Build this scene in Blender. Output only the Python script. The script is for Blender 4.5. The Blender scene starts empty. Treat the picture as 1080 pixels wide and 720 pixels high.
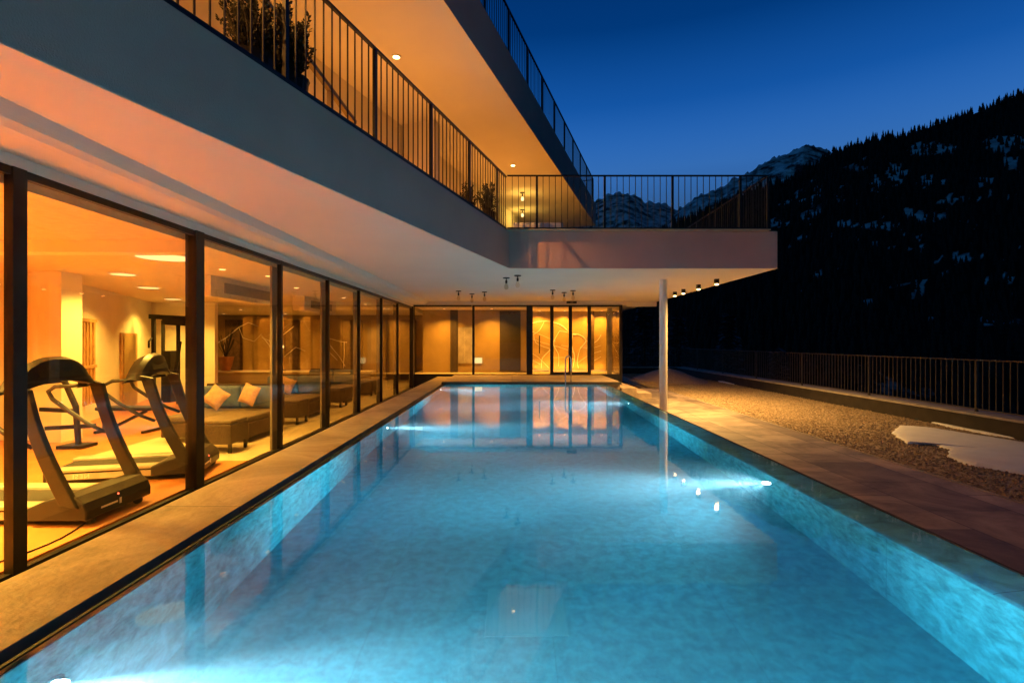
import bpy, math, random
from mathutils import Vector, Matrix, noise
random.seed(7)
R = math.radians
scn = bpy.context.scene
col = scn.collection
F = 560.0                       # focal length in photo pixels (photo 1080 wide)
CZ = 1.5                        # camera height above the pool water (water is z = 0)

# ------------------------------------------------------------------ materials
M = {}
def nt(m):
    m.use_nodes = True
    return m.node_tree.nodes, m.node_tree.links
def mat(name, c, rough=.6, metal=0., var=.12, scale=6., bump=0., bscale=60., spec=.5, c2=None, coat=0.):
    m = bpy.data.materials.new(name); n, l = nt(m)
    b = n['Principled BSDF']
    b.inputs['Roughness'].default_value = rough
    b.inputs['Metallic'].default_value = metal
    b.inputs['Specular IOR Level'].default_value = spec
    b.inputs['Coat Weight'].default_value = coat
    tc = n.new('ShaderNodeTexCoord')
    nz = n.new('ShaderNodeTexNoise'); nz.inputs['Scale'].default_value = scale; nz.inputs['Detail'].default_value = 6
    l.new(tc.outputs['Object'], nz.inputs['Vector'])
    rp = n.new('ShaderNodeValToRGB')
    a = [max(0, x*(1-var)) for x in c]; d = [min(1, x*(1+var)) for x in c]
    if c2: a, d = c, c2
    rp.color_ramp.elements[0].color = (*a, 1); rp.color_ramp.elements[1].color = (*d, 1)
    rp.color_ramp.elements[0].position = .32; rp.color_ramp.elements[1].position = .68
    l.new(nz.outputs['Fac'], rp.inputs['Fac']); l.new(rp.outputs['Color'], b.inputs['Base Color'])
    if bump:
        n2 = n.new('ShaderNodeTexNoise'); n2.inputs['Scale'].default_value = bscale; n2.inputs['Detail'].default_value = 4
        l.new(tc.outputs['Object'], n2.inputs['Vector'])
        bp = n.new('ShaderNodeBump'); bp.inputs['Strength'].default_value = bump; bp.inputs['Distance'].default_value = .02
        l.new(n2.outputs['Fac'], bp.inputs['Height']); l.new(bp.outputs['Normal'], b.inputs['Normal'])
    M[name] = m
    return m
def emit(name, c, s):
    m = bpy.data.materials.new(name); n, l = nt(m)
    n.remove(n['Principled BSDF'])
    e = n.new('ShaderNodeEmission'); e.inputs['Color'].default_value = (*c, 1); e.inputs['Strength'].default_value = s
    l.new(e.outputs[0], n['Material Output'].inputs['Surface']); M[name] = m
    return m
WARM = (1.0, .61, .10)
AMB = (1.0, .47, .07)
mat('plaster', (.58, .385, .32), .9, var=.05, scale=1.2, bump=.35, bscale=90)
mat('soffit', (.72, .65, .54), .9, var=.03, scale=.7, bump=.12, bscale=110)
mat('bronze', (.025, .020, .016), .38, .6, var=.2)
mat('black_metal', (.012, .012, .013), .45, .5)
mat('fence_metal', (.055, .045, .038), .5, .4)
mat('white_paint', (.72, .70, .66), .55, var=.04)
mat('chrome', (.75, .75, .76), .12, 1., var=.02)
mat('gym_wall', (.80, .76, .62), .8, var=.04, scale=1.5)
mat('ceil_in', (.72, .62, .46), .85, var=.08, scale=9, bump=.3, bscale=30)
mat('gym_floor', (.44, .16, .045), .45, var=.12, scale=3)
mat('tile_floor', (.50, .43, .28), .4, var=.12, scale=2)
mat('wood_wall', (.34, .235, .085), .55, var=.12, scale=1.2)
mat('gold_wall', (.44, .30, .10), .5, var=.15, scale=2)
mat('curtain', (.10, .06, .03), .9, var=.3)
mat('dark_panel', (.045, .03, .02), .6)
mat('grey_fin', (.22, .19, .16), .6)
mat('door_wood', (.50, .28, .10), .5, var=.2)
mat('tm_grey', (.020, .017, .016), .42, .1, var=.1, spec=.35)
mat('tm_dark', (.014, .012, .011), .45, spec=.3)
mat('tm_light', (.40, .36, .30), .35, .3)
mat('belt', (.015, .015, .015), .8)
mat('rubber', (.02, .02, .02), .8)
mat('letters', (.75, .70, .65), .5)
mat('wicker', (.055, .032, .018), .7, var=.5, scale=40, bump=.8, bscale=55)
mat('seat_fabric', (.11, .08, .05), .95, var=.15, scale=12, bump=.2)
mat('blue_fabric', (.09, .13, .21), .95, var=.15, scale=12, bump=.2)
mat('cushion', (.48, .30, .16), .95, var=.15, scale=14, bump=.2)
mat('terracotta', (.45, .20, .08), .8)
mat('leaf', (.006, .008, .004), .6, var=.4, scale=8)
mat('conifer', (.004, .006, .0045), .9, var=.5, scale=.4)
mat('bark', (.02, .014, .01), .9, bump=.5)
mat('snow', (.80, .82, .86), .75, var=.05, scale=2.5, bump=.6, bscale=9)
mat('sill_stone', (.33, .30, .28), .8, var=.2, scale=3, bump=.4)
mat('kerb_stone', (.028, .022, .018), .8, var=.3, scale=3, bump=.4)
mat('drain', (.085, .33, .39), .6)
mat('rail_blue', (.004, .045, .07), .5)
mat('soil', (.020, .018, .014), .95, var=.4, scale=.3)
mat('pebble', (.20, .145, .09), .85, var=.3, scale=23, c2=(.46, .36, .24))
mat('bulb_cap', (.012, .010, .010), .5)
emit('lamp_warm', (1., .66, .28), 2.2)
emit('lamp_spot', (1., .66, .28), 5)
emit('lamp_star', (1., .62, .22), 16)
emit('pool_lens', (.85, .93, 1.), 30)
emit('led_red', (1., .12, .06), 6)
emit('spot_glow', (1., .75, .35), 1.5)

# large stone flags with joints, tone differing from flag to flag
def flag_mat(name, c, sx, sy, joint=.012, contrast=.5, rough=.6, big=1.4, off=.5, dist=.8, lo=.62, hi=1.15):
    m = bpy.data.materials.new(name); n, l = nt(m); b = n['Principled BSDF']
    tc = n.new('ShaderNodeTexCoord')
    mp = n.new('ShaderNodeMapping'); mp.inputs['Rotation'].default_value = (0, 0, R(90))
    l.new(tc.outputs['Object'], mp.inputs['Vector'])
    br = n.new('ShaderNodeTexBrick'); br.offset = off
    br.inputs['Scale'].default_value = 1.; br.inputs['Brick Width'].default_value = sx; br.inputs['Row Height'].default_value = sy
    br.inputs['Mortar Size'].default_value = joint/2; br.inputs['Mortar Smooth'].default_value = .1
    br.inputs['Color1'].default_value = (*[x*(1-contrast) for x in c], 1); br.inputs['Color2'].default_value = (*[x*(1+contrast*.5) for x in c], 1)
    br.inputs['Mortar'].default_value = (*[x*.25 for x in c], 1)
    l.new(mp.outputs[0], br.inputs['Vector'])
    nz = n.new('ShaderNodeTexNoise'); nz.inputs['Scale'].default_value = big; nz.inputs['Detail'].default_value = 9; nz.inputs['Distortion'].default_value = dist; nz.inputs['Roughness'].default_value = .65
    l.new(tc.outputs['Object'], nz.inputs['Vector'])
    rp = n.new('ShaderNodeValToRGB'); rp.color_ramp.elements[0].color = (lo, lo*.97, lo*.94, 1); rp.color_ramp.elements[1].color = (hi, hi*.98, hi*.96, 1)
    rp.color_ramp.elements[0].position = .35; rp.color_ramp.elements[1].position = .62
    l.new(nz.outputs['Fac'], rp.inputs['Fac'])
    mx = n.new('ShaderNodeMix'); mx.data_type = 'RGBA'; mx.blend_type = 'MULTIPLY'; mx.inputs[0].default_value = 1
    l.new(br.outputs['Color'], mx.inputs[6]); l.new(rp.outputs['Color'], mx.inputs[7]); l.new(mx.outputs[2], b.inputs['Base Color'])
    bp = n.new('ShaderNodeBump'); bp.inputs['Strength'].default_value = .5; bp.inputs['Distance'].default_value = .02
    n3 = n.new('ShaderNodeTexNoise'); n3.inputs['Scale'].default_value = 14; n3.inputs['Detail'].default_value = 6
    l.new(tc.outputs['Object'], n3.inputs['Vector'])
    ma = n.new('ShaderNodeMath'); ma.operation = 'SUBTRACT'
    l.new(n3.outputs['Fac'], ma.inputs[0]); l.new(br.outputs['Fac'], ma.inputs[1]); l.new(ma.outputs[0], bp.inputs['Height'])
    l.new(bp.outputs['Normal'], b.inputs['Normal']); b.inputs['Roughness'].default_value = rough
    M[name] = m
flag_mat('paving', (.29, .235, .185), 1.25, .98, contrast=.55, joint=.018, big=1.1, lo=.45, hi=1.3)
flag_mat('deck_stone', (.40, .32, .24), 2.4, 9., contrast=.12, big=1.1)
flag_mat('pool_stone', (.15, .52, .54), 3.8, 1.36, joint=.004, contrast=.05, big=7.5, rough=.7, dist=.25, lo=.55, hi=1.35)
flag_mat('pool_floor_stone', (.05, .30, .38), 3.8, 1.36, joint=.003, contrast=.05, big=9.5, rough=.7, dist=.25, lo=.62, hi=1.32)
flag_mat('coping_stone', (.12, .36, .40), 1.9, 9., joint=.006, contrast=.12, big=4.5, rough=.6)  # teal of the pool glow is put into the stone's colour

# window glass: transparent body with a mirror reflection that grows at grazing angles
def glass(name, tint, ior=1.5):
    m = bpy.data.materials.new(name); n, l = nt(m); n.remove(n['Principled BSDF'])
    t = n.new('ShaderNodeBsdfTransparent'); t.inputs[0].default_value = (*tint, 1)
    g = n.new('ShaderNodeBsdfGlossy'); g.inputs['Roughness'].default_value = .0
    ge = n.new('ShaderNodeNewGeometry'); dt = n.new('ShaderNodeVectorMath'); dt.operation = 'DOT_PRODUCT'
    l.new(ge.outputs['Normal'], dt.inputs[0]); l.new(ge.outputs['Incoming'], dt.inputs[1])
    ab = n.new('ShaderNodeMath'); ab.operation = 'ABSOLUTE'; l.new(dt.outputs['Value'], ab.inputs[0])
    om = n.new('ShaderNodeMath'); om.operation = 'SUBTRACT'; om.inputs[0].default_value = 1; l.new(ab.outputs[0], om.inputs[1])
    pw = n.new('ShaderNodeMath'); pw.operation = 'POWER'; pw.inputs[1].default_value = 5; l.new(om.outputs[0], pw.inputs[0])
    fm = n.new('ShaderNodeMath'); fm.operation = 'MULTIPLY_ADD'; fm.inputs[1].default_value = .85; fm.inputs[2].default_value = .035; l.new(pw.outputs[0], fm.inputs[0])
    x = n.new('ShaderNodeMixShader')
    l.new(fm.outputs[0], x.inputs[0]); l.new(t.outputs[0], x.inputs[1]); l.new(g.outputs[0], x.inputs[2])
    l.new(x.outputs[0], n['Material Output'].inputs['Surface']); M[name] = m
glass('pane_glass', (.93, .88, .78))
glass('bulb_glass', (.90, .86, .78))

# water: refracting surface with fine wind ripple, filled with a faintly scattering volume
def water_mat():
    m = bpy.data.materials.new('pool_water'); n, l = nt(m); n.remove(n['Principled BSDF'])
    g = n.new('ShaderNodeBsdfGlass'); g.inputs['IOR'].default_value = 1.33; g.inputs['Roughness'].default_value = .03
    g.inputs['Color'].default_value = (1, 1, 1, 1)
    tc = n.new('ShaderNodeTexCoord'); mp = n.new('ShaderNodeMapping'); mp.inputs['Scale'].default_value = (1.0, .55, 1)
    l.new(tc.outputs['Object'], mp.inputs[0])
    nz = n.new('ShaderNodeTexNoise'); nz.inputs['Scale'].default_value = 3.0; nz.inputs['Detail'].default_value = 5
    l.new(mp.outputs[0], nz.inputs['Vector'])
    bp = n.new('ShaderNodeBump'); bp.inputs['Strength'].default_value = .10; bp.inputs['Distance'].default_value = .01
    l.new(nz.outputs['Fac'], bp.inputs['Height']); l.new(bp.outputs['Normal'], g.inputs['Normal'])
    l.new(g.outputs[0], n['Material Output'].inputs['Surface'])
    ab = n.new('ShaderNodeVolumeAbsorption'); ab.inputs['Color'].default_value = (.0, .68, .82, 1); ab.inputs['Density'].default_value = .40
    sc = n.new('ShaderNodeVolumeScatter'); sc.inputs['Color'].default_value = (.50, .86, .97, 1); sc.inputs['Density'].default_value = .11
    sc.inputs['Anisotropy'].default_value = .1
    ad = n.new('ShaderNodeAddShader'); l.new(ab.outputs[0], ad.inputs[0]); l.new(sc.outputs[0], ad.inputs[1])
    l.new(ad.outputs[0], n['Material Output'].inputs['Volume']); M['pool_water'] = m
water_mat()

def snowy(name, rock, lo, hi, scale, steep=.25, zmin=None):
    m = bpy.data.materials.new(name); n, l = nt(m); b = n['Principled BSDF']; b.inputs['Roughness'].default_value = .9; b.inputs['Specular IOR Level'].default_value = .1
    tc = n.new('ShaderNodeTexCoord'); nz = n.new('ShaderNodeTexNoise'); nz.inputs['Scale'].default_value = scale; nz.inputs['Detail'].default_value = 10; nz.inputs['Roughness'].default_value = .65
    l.new(tc.outputs['Object'], nz.inputs['Vector'])
    ge = n.new('ShaderNodeNewGeometry'); sp = n.new('ShaderNodeSeparateXYZ'); l.new(ge.outputs['Normal'], sp.inputs[0])
    ma = n.new('ShaderNodeMath'); ma.operation = 'MULTIPLY_ADD'; ma.inputs[1].default_value = steep; l.new(sp.outputs['Z'], ma.inputs[0]); l.new(nz.outputs['Fac'], ma.inputs[2])
    rp = n.new('ShaderNodeValToRGB'); rp.color_ramp.elements[0].position = lo; rp.color_ramp.elements[1].position = hi
    rp.color_ramp.elements[0].color = (*rock, 1); rp.color_ramp.elements[1].color = (.78, .80, .84, 1)
    l.new(ma.outputs[0], rp.inputs['Fac']); l.new(rp.outputs['Color'], b.inputs['Base Color']); M[name] = m
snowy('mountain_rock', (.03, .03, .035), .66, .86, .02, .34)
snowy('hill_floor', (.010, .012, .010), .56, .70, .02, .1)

# ------------------------------------------------------------------ mesh tools
class MB:
    def __init__(s): s.v = []; s.f = []
    def add(s, vs, fs):
        o = len(s.v); s.v += [Vector(p) for p in vs]; s.f += [tuple(i+o for i in f) for f in fs]; return s
    def box(s, x0, x1, y0, y1, z0, z1):
        if x0 > x1: x0, x1 = x1, x0
        if y0 > y1: y0, y1 = y1, y0
        return s.add([(x0,y0,z0),(x1,y0,z0),(x1,y1,z0),(x0,y1,z0),(x0,y0,z1),(x1,y0,z1),(x1,y1,z1),(x0,y1,z1)],
                     [(3,2,1,0),(4,5,6,7),(0,1,5,4),(1,2,6,5),(2,3,7,6),(3,0,4,7)])
    def bar(s, a, b, w, h, up=(0,0,1)):                 # square bar from a to b
        a, b = Vector(a), Vector(b); d = (b-a).normalized(); u = Vector(up)
        if abs(d.dot(u)) > .99: u = Vector((0,1,0))
        x = d.cross(u).normalized(); y = x.cross(d).normalized()
        q = [(-1,-1),(1,-1),(1,1),(-1,1)]
        vs = [a+x*w/2*i+y*h/2*j for i,j in q]+[b+x*w/2*i+y*h/2*j for i,j in q]
        return s.add(vs, [(3,2,1,0),(4,5,6,7),(0,1,5,4),(1,2,6,5),(2,3,7,6),(3,0,4,7)])
    def prism(s, poly, z0, z1):
        n = len(poly); A = sum(poly[i][0]*poly[(i+1)%n][1]-poly[(i+1)%n][0]*poly[i][1] for i in range(n))
        if A < 0: poly = poly[::-1]
        vs = [(p[0],p[1],z0) for p in poly]+[(p[0],p[1],z1) for p in poly]
        return s.add(vs, [tuple(range(n-1,-1,-1)), tuple(range(n,2*n))]+[(i,(i+1)%n,n+(i+1)%n,n+i) for i in range(n)])
    def tube(s, pts, r, n=8, caps=True):
        pts = [Vector(p) for p in pts]; rs = r if isinstance(r, (list, tuple)) else [r]*len(pts)
        rings = []; ref = None
        for i, p in enumerate(pts):
            d = (pts[min(i+1,len(pts)-1)]-pts[max(i-1,0)]).normalized()
            if ref is None:
                ref = Vector((0,0,1)) if abs(d.z) < .9 else Vector((1,0,0))
            x = d.cross(ref); x = x.normalized() if x.length > 1e-4 else d.orthogonal().normalized()
            y = x.cross(d).normalized(); ref = y
            rings.append([p+x*rs[i]*math.cos(2*math.pi*k/n)+y*rs[i]*math.sin(2*math.pi*k/n) for k in range(n)])
        vs = [v for ring in rings for v in ring]; fs = []
        for i in range(len(pts)-1):
            for k in range(n):
                fs.append((i*n+k, i*n+(k+1)%n, (i+1)*n+(k+1)%n, (i+1)*n+k))
        if caps: fs += [tuple(range(n-1,-1,-1)), tuple(range((len(pts)-1)*n, len(pts)*n))]
        return s.add(vs, fs)
    def lathe(s, prof, c, n=20):
        c = Vector(c); vs = []; fs = []
        for r, z in prof:
            for k in range(n): vs.append(c+Vector((r*math.cos(2*math.pi*k/n), r*math.sin(2*math.pi*k/n), z)))
        for i in range(len(prof)-1):
            for k in range(n): fs.append((i*n+k, i*n+(k+1)%n, (i+1)*n+(k+1)%n, (i+1)*n+k))
        fs += [tuple(range(n-1,-1,-1)), tuple(range((len(prof)-1)*n, len(prof)*n))]
        return s.add(vs, fs)
    def xform(s, m):
        s.v = [m @ v for v in s.v]; return s
    def build(s, name, m, parent=None, world=True, smooth=False, bevel=0., seg=2):
        off = Vector((0,0,0))
        if parent is not None and world:
            p = parent
            while p is not None: off += p.location; p = p.parent
        me = bpy.data.meshes.new(name); me.from_pydata([v-off for v in s.v], [], s.f); me.update()
        me.materials.append(M[m])
        if smooth:
            for p in me.polygons: p.use_smooth = True
        o = bpy.data.objects.new(name, me); col.objects.link(o); o.parent = parent
        if bevel:
            b = o.modifiers.new('edge', 'BEVEL'); b.width = bevel; b.segments = seg; b.limit_method = 'ANGLE'; b.angle_limit = R(35)
        return o
def empty(name, loc, label, cat, group=None, rz=0):
    o = bpy.data.objects.new(name, None); col.objects.link(o); o.location = loc; o.rotation_euler.z = rz
    o['label'] = label; o['category'] = cat; o.empty_display_size = .2
    if group: o['group'] = group
    return o
def tag(o, label, cat, group=None):
    o['label'] = label; o['category'] = cat
    if group: o['group'] = group
    return o
def struct(o, kind='structure', label=None, cat=None):
    o['kind'] = kind
    if label: o['label'] = label
    if cat: o['category'] = cat
    return o
def copy_tree(o, parent=None):
    c = o.copy(); col.objects.link(c); c.parent = parent
    for ch in list(o.children): copy_tree(ch, c)
    return c
def light(name, kind, loc, power, color, parent=None, rot=(0,0,0), **k):
    d = bpy.data.lights.new(name, kind); d.energy = power; d.color = color
    for a, b in k.items(): setattr(d, a, b)
    o = bpy.data.objects.new(name, d); col.objects.link(o)
    off = Vector((0,0,0))
    if parent is not None: off = parent.location
    o.location = Vector(loc)-off; o.rotation_euler = rot; o.parent = parent
    return o
EX = lambda y: -.067+.305*(y-12.44)                      # x of the skewed facade line of the upper floors
U = Vector((.305, 1, 0)).normalized(); NRM = Vector((U.y, -U.x, 0))   # along / outward of that line

# ------------------------------------------------------------------ ground, terraces, pool
FLOOR = -.49
def sheet(name, m, x0, x1, y0, y1, z, nx=1, ny=1, bump=0):
    b = MB(); vs = []; fs = []
    for j in range(ny+1):
        for i in range(nx+1):
            x = x0+(x1-x0)*i/nx; y = y0+(y1-y0)*j/ny
            vs.append((x, y, z+(noise.noise(Vector((x*.6, y*.6, 3)))*bump if bump else 0)))
    for j in range(ny):
        for i in range(nx):
            a = j*(nx+1)+i; fs.append((a, a+1, a+nx+2, a+nx+1))
    return b.add(vs, fs).build(name, m, smooth=bool(bump))
# ground: plateau of the house, falling into a dark valley on the right and behind, out to the horizon
xs = [-6000,-1500,-400,-120,-40,-15,0,6,11,12,16,24,40,80,160,400,1200,3000,8000]
ys = [-2000,-300,-60,-10,0,10,20,34,36,42,60,90,150,400,1200,4000,9000]
gb = MB(); gv = []
for y in ys:
    for x in xs:
        dx = max(0, x-11.2); dy = max(0, y-35)
        d = math.hypot(dx, dy) if (dx > 0 or dy > 0) else 0
        gv.append((x, y, -1.9-min(55, d*.55)))
gb.add(gv, [(j*len(xs)+i, j*len(xs)+i+1, (j+1)*len(xs)+i+1, (j+1)*len(xs)+i) for j in range(len(ys)-1) for i in range(len(xs)-1)])
struct(gb.build('ground', 'soil'))

# paving right of the pool
struct(MB().box(3.3, 6.26, -3, 22.6, -.75, FLOOR).build('paving', 'paving', bevel=.004))
struct(MB().box(6.262, 6.30, -3, 33, -.75, FLOOR+.012).build('paving_edge', 'sill_stone'))
# gravel bed with pebbles
g = sheet('gravel_ground', 'pebble', 6.302, 10.32, -3, 33.2, FLOOR-.02, 40, 200, .02); struct(g)
nd = g.data.materials[0]
vs = []; fs = []
OC = [(1,0,0),(0,1,0),(-1,0,0),(0,-1,0),(0,0,1),(0,0,-1)]
OF = [(0,1,4),(1,2,4),(2,3,4),(3,0,4),(1,0,5),(2,1,5),(3,2,5),(0,3,5)]
for i in range(34000):
    y = 4+29*random.random()**1.25; x = random.uniform(6.32, 10.30)
    s = random.uniform(.012, .032); a = random.random()*6.28; o = len(vs)
    sx, sy, sz = s*random.uniform(.8,1.5), s*random.uniform(.7,1.1), s*random.uniform(.5,.8)
    z = FLOOR-.02+noise.noise(Vector((x*.6, y*.6, 3)))*.02+sz*.4
    tx, ty = random.uniform(-.5,.5), random.uniform(-.5,.5)
    for q in OC:
        px, py, pz = q[0]*sx, q[1]*sy, q[2]*sz+q[0]*sx*tx+q[1]*sy*ty
        vs.append((x+px*math.cos(a)-py*math.sin(a), y+px*math.sin(a)+py*math.cos(a), z+pz))
    fs += [(o+f[0], o+f[1], o+f[2]) for f in OF]
me = bpy.data.meshes.new('gravel'); me.from_pydata(vs, [], fs); me.materials.append(M['pebble'])
gr = bpy.data.objects.new('gravel', me); col.objects.link(gr)
struct(gr, 'stuff', 'loose brown gravel filling the strip between paving and fence', 'gravel')

# snow patches lying on the gravel (outline traced on the ground, own thickness)
def ground_pt(px, py, z=FLOOR):
    Y = (CZ-z)*F/(py-360); return ((px-540)/F*Y, Y)
def snow_patch(name, poly, h, label, z0=FLOOR-.01, relax=None):
    n = len(poly); vs = []; fs = []
    pts = []
    for i in range(n):                                    # wobbly refined outline
        a, b = Vector(poly[i]), Vector(poly[(i+1)%n])
        L = (b-a).length; k = max(2, int(L/.10))
        for j in range(k):
            p = a+(b-a)*j/k
            p += Vector((noise.noise(Vector((p.x*5, p.y*5, 1))), noise.noise(Vector((p.x*5, p.y*5, 7)))))*.06
            pts.append(p)
    c = sum(pts, Vector((0,0)))/len(pts); N = len(pts)
    rings = [(1.0, 0), (.985, .55), (.95, .85), (.8, 1.), (.55, 1.05), (.3, 1.0)]
    for r, hh in rings:
        for p in pts:
            q = c+(p-c)*r
            zz = z0+h*hh*(1+.35*noise.noise(Vector((q.x*1.7, q.y*1.7, 5)))) if hh else z0
            vs.append((q.x, q.y, zz))
    vs.append((c.x, c.y, z0+h)); C = len(vs)-1
    for k in range(len(rings)-1):
        for i in range(N): fs.append((k*N+i, k*N+(i+1)%N, (k+1)*N+(i+1)%N, (k+1)*N+i))
    for i in range(N): fs.append(((len(rings)-1)*N+i, (len(rings)-1)*N+(i+1)%N, C))
    o = MB().add(vs, fs).build(name, 'snow', smooth=True)
    return struct(o, 'stuff', label, 'snow')
p1 = [(940,456),(949,449),(971,450),(1015,457),(1079,467),(1150,476),(1260,500),(1230,530),(1140,512),(1079,500),(1049,495),(1016,489),(999,481),(1001,474),(980,468),(956,467)]
snow_patch('snow', [ground_pt(*p) for p in p1], .05, 'wide white patch of old snow on the gravel')
p2 = [(974,443),(1000,446),(1040,452),(1079,459),(1130,468),(1130,473),(1079,463.5),(1040,457.5),(1000,450)]
snow_patch('snow', [ground_pt(*p) for p in p2], .04, 'thin snow strip along the dark fence kerb')
snow_patch('snow', [ground_pt(*p) for p in [(752,400),(765,401),(790,404),(800,407),(780,406),(760,403)]], .05, 'small far snow remnant on the gravel near the end of the kerb')

# kerb under the long fence, curving round at the back
kb = empty('kerb_wall', (10.6, 10, FLOOR), 'low dark stone kerb wall carrying the long black fence beside the gravel', 'wall')
MB().box(10.32, 10.95, -3, 33.6, -.9, -.155).build('wall', 'kerb_stone', kb, bevel=.01)
MB().box(10.28, 10.98, -3, 33.6, -.152, -.10).build('sill', 'sill_stone', kb, bevel=.008)
kb2 = empty('end_wall', (8, 33.8, FLOOR), 'dark low wall closing the far end of the gravel under the cross fence', 'wall')
MB().box(2.0, 10.28, 33.3, 33.7, -.9, -.16).build('wall', 'kerb_stone', kb2)
MB().box(2.0, 10.28, 33.26, 33.74, -.157, -.10).build('sill', 'sill_stone', kb2)
# earth mound by the far end of the gravel
mv = []; mf = []
for j in range(13):
    for i in range(13):
        u, v = i/12*2-1, j/12*2-1; r = min(1, math.hypot(u, v))
        mv.append((8.3+u*2.1, 28.2+v*4.2, FLOOR-.06+.62*(.5+.5*math.cos(math.pi*r))*(1+.2*noise.noise(Vector((u*3, v*3, 2))))))
for j in range(12):
    for i in range(12): mf.append((j*13+i, j*13+i+1, (j+1)*13+i+1, (j+1)*13+i))
struct(MB().add(mv, mf).build('earth_mound', 'pebble', smooth=True))

# pool shell: water from x -2.30 .. 2.96, y -2 .. 18.5, 1.35 deep
PL, PR, PN, PF, PD = -2.30, 2.96, -2.0, 18.5, -1.38
pool = empty('pool_basin', (.3, 8, PD-.1), 'long rectangular swimming pool basin clad in teal stone with raised rims', 'pool')
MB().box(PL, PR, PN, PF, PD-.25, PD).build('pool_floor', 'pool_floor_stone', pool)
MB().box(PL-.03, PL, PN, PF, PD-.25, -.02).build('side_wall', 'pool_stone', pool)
MB().box(PR, PR+.30, PN, PF, PD-.25, -.145).build('side_wall', 'pool_stone', pool)
MB().box(PL-.03, PR+.30, PF, PF+.25, PD-.25, -.004).build('end_wall', 'pool_stone', pool)
MB().box(PL-.03, PR+.30, PN-.25, PN, PD-.25, -.004).build('end_wall', 'pool_stone', pool)
cp = [(PR-.012, -.143), (PR-.012, -.128), (PR+.012, -.110), (PR+.318, -.022), (PR+.318, -.143)]  # slope shaped to catch light from the opposite underwater lamps
b = MB(); b.add([(x, PN, z) for x, z in cp]+[(x, PF, z) for x, z in cp], [(4,3,2,1,0), (5,6,7,8,9)]+[(i, (i+1)%5, 5+(i+1)%5, 5+i) for i in range(5)])
b.build('coping', 'coping_stone', pool)
MB().box(PR+.319, PR+.345, PN, PF, -.80, .004).build('outer_rim', 'kerb_stone', pool)
MB().box(-.20, .42, 3.9, 4.5, PD+.001, PD+.012).build('drain_cover', 'drain', pool, bevel=.003)
# overflow channel at the window side
ch = empty('overflow_channel', (-2.38, 8, -.2), 'narrow dark overflow channel with thin rail between stone coping and water', 'channel')
MB().box(-2.455, PL-.031, PN, PF, -.20, -.12).build('gutter', 'black_metal', ch)
MB().box(-2.395, -2.372, PN, PF, -.118, -.014).build('rail', 'rail_blue', ch)
MB().box(PL-.037, PL-.0305, PN, PF, -.20, -.002).build('edge_strip', 'black_metal', ch)
MB().box(PL-.030, PL+.004, PN, PF, -.0195, -.003).build('edge_cap', 'rail_blue', ch)
for k in range(6):
    y = 2.9+k*1.55+(.35 if k % 2 else 0)
    MB().box(-2.444, -2.398, y, y+.07, -.118, -.030).build('clip', 'chrome', ch)
water = MB().box(PL-.0285, PR+.325, PN-.02, PF+.02, PD-.03, 0).build('water', 'pool_water')
struct(water)
# submerged strip above coping: thin film reaching the outer rim
# window-side coping
struct(MB().box(-3.165, -2.458, -3, 22.55, -.9, .012).build('pool_deck', 'deck_stone', bevel=.006))
struct(MB().box(-4.25, -3.168, -3, 22.55, -.9, FLOOR-.01).build('deck_gap', 'kerb_stone'))
# end terrace + steps
struct(MB().box(-2.457, 3.82, PF+.252, 22.55, -.9, .08).add([], []).build('terrace', 'deck_stone', bevel=.006))
struct(MB().box(-2.457, 3.82, PF+.0, PF+.25, -.003, .078).build('terrace_edge', 'kerb_stone'))
st = empty('terrace_steps', (4.4, 20, FLOOR), 'stone steps leading down from the end terrace to the paving', 'steps')
MB().box(3.823, 4.35, PF+.02, 22.5, -.9, -.12).build('step', 'deck_stone', st, bevel=.006)
MB().box(4.353, 4.88, PF+.04, 22.5, -.9, -.305).build('step', 'deck_stone', st, bevel=.006)

# ------------------------------------------------------------------ the house
H = empty('hotel_building', (-6, 14, -.5), 'white modern house with stacked skewed balconies and glazed ground floor', 'building')
YB = [-1.0, 2.0, 4.52, 7.06, 9.68, 12.17, 14.65, 17.17, 19.6, 22.3]
GX = -4.2
for i in range(len(YB)-1):
    y0, y1 = YB[i], YB[i+1]; w = .16 if i in (2, 3) else .055; b = MB()
    if i == 2: b.box(GX-.06, GX+.02, y0-.07, y0+.06, FLOOR, 2.97)
    elif i == 3: b.box(GX-.12, GX+.03, y0-.04, y0+.14, FLOOR, 2.97)
    else: b.box(GX-.07, GX+.01, y0-.03, y0+.03, FLOOR, 2.97)
    b.box(GX-.06, GX+.005, y0+.03, y1-.03, 2.90, 2.968)
    b.box(GX-.06, GX+.005, y0+.03, y1-.03, FLOOR, FLOOR+.045)
    w_ = b.build('window', 'bronze', H)
    MB().box(GX-.035, GX-.025, y0+.03, y1-.03, FLOOR+.046, 2.90).build('pane', 'pane_glass', w_)
MB().box(GX-.10, GX+.05, 22.3, 22.48, FLOOR, 2.97).build('corner_post', 'bronze', H)
for i in range(4, 9):
    MB().box(GX-.15, GX-.11, YB[i]-.14, YB[i]+.20, FLOOR, 2.85).build('fin', 'grey_fin', H)
# inner wall pieces next to the near post
# lintel, window-side bulkhead with cove
MB().box(GX-.15, GX+.012, -3, 22.6, 2.972, 3.066).build('lintel', 'soffit', H)
cv = [(-3.56, 3.2149), (-3.60, 3.16), (-3.64, 3.11), (-3.72, 3.075), (-3.80, 3.068), (-4.5, 3.068), (-4.5, 3.2149)]
b = MB(); n = len(cv)
b.add([(x, -3, z) for x, z in cv]+[(x, 22.6, z) for x, z in cv], [tuple(range(n)), tuple(range(2*n-1, n-1, -1))]+[((i+1)%n, i, n+i, n+(i+1)%n) for i in range(n)])
o = b.build('bulkhead', 'soffit', H)
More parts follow.
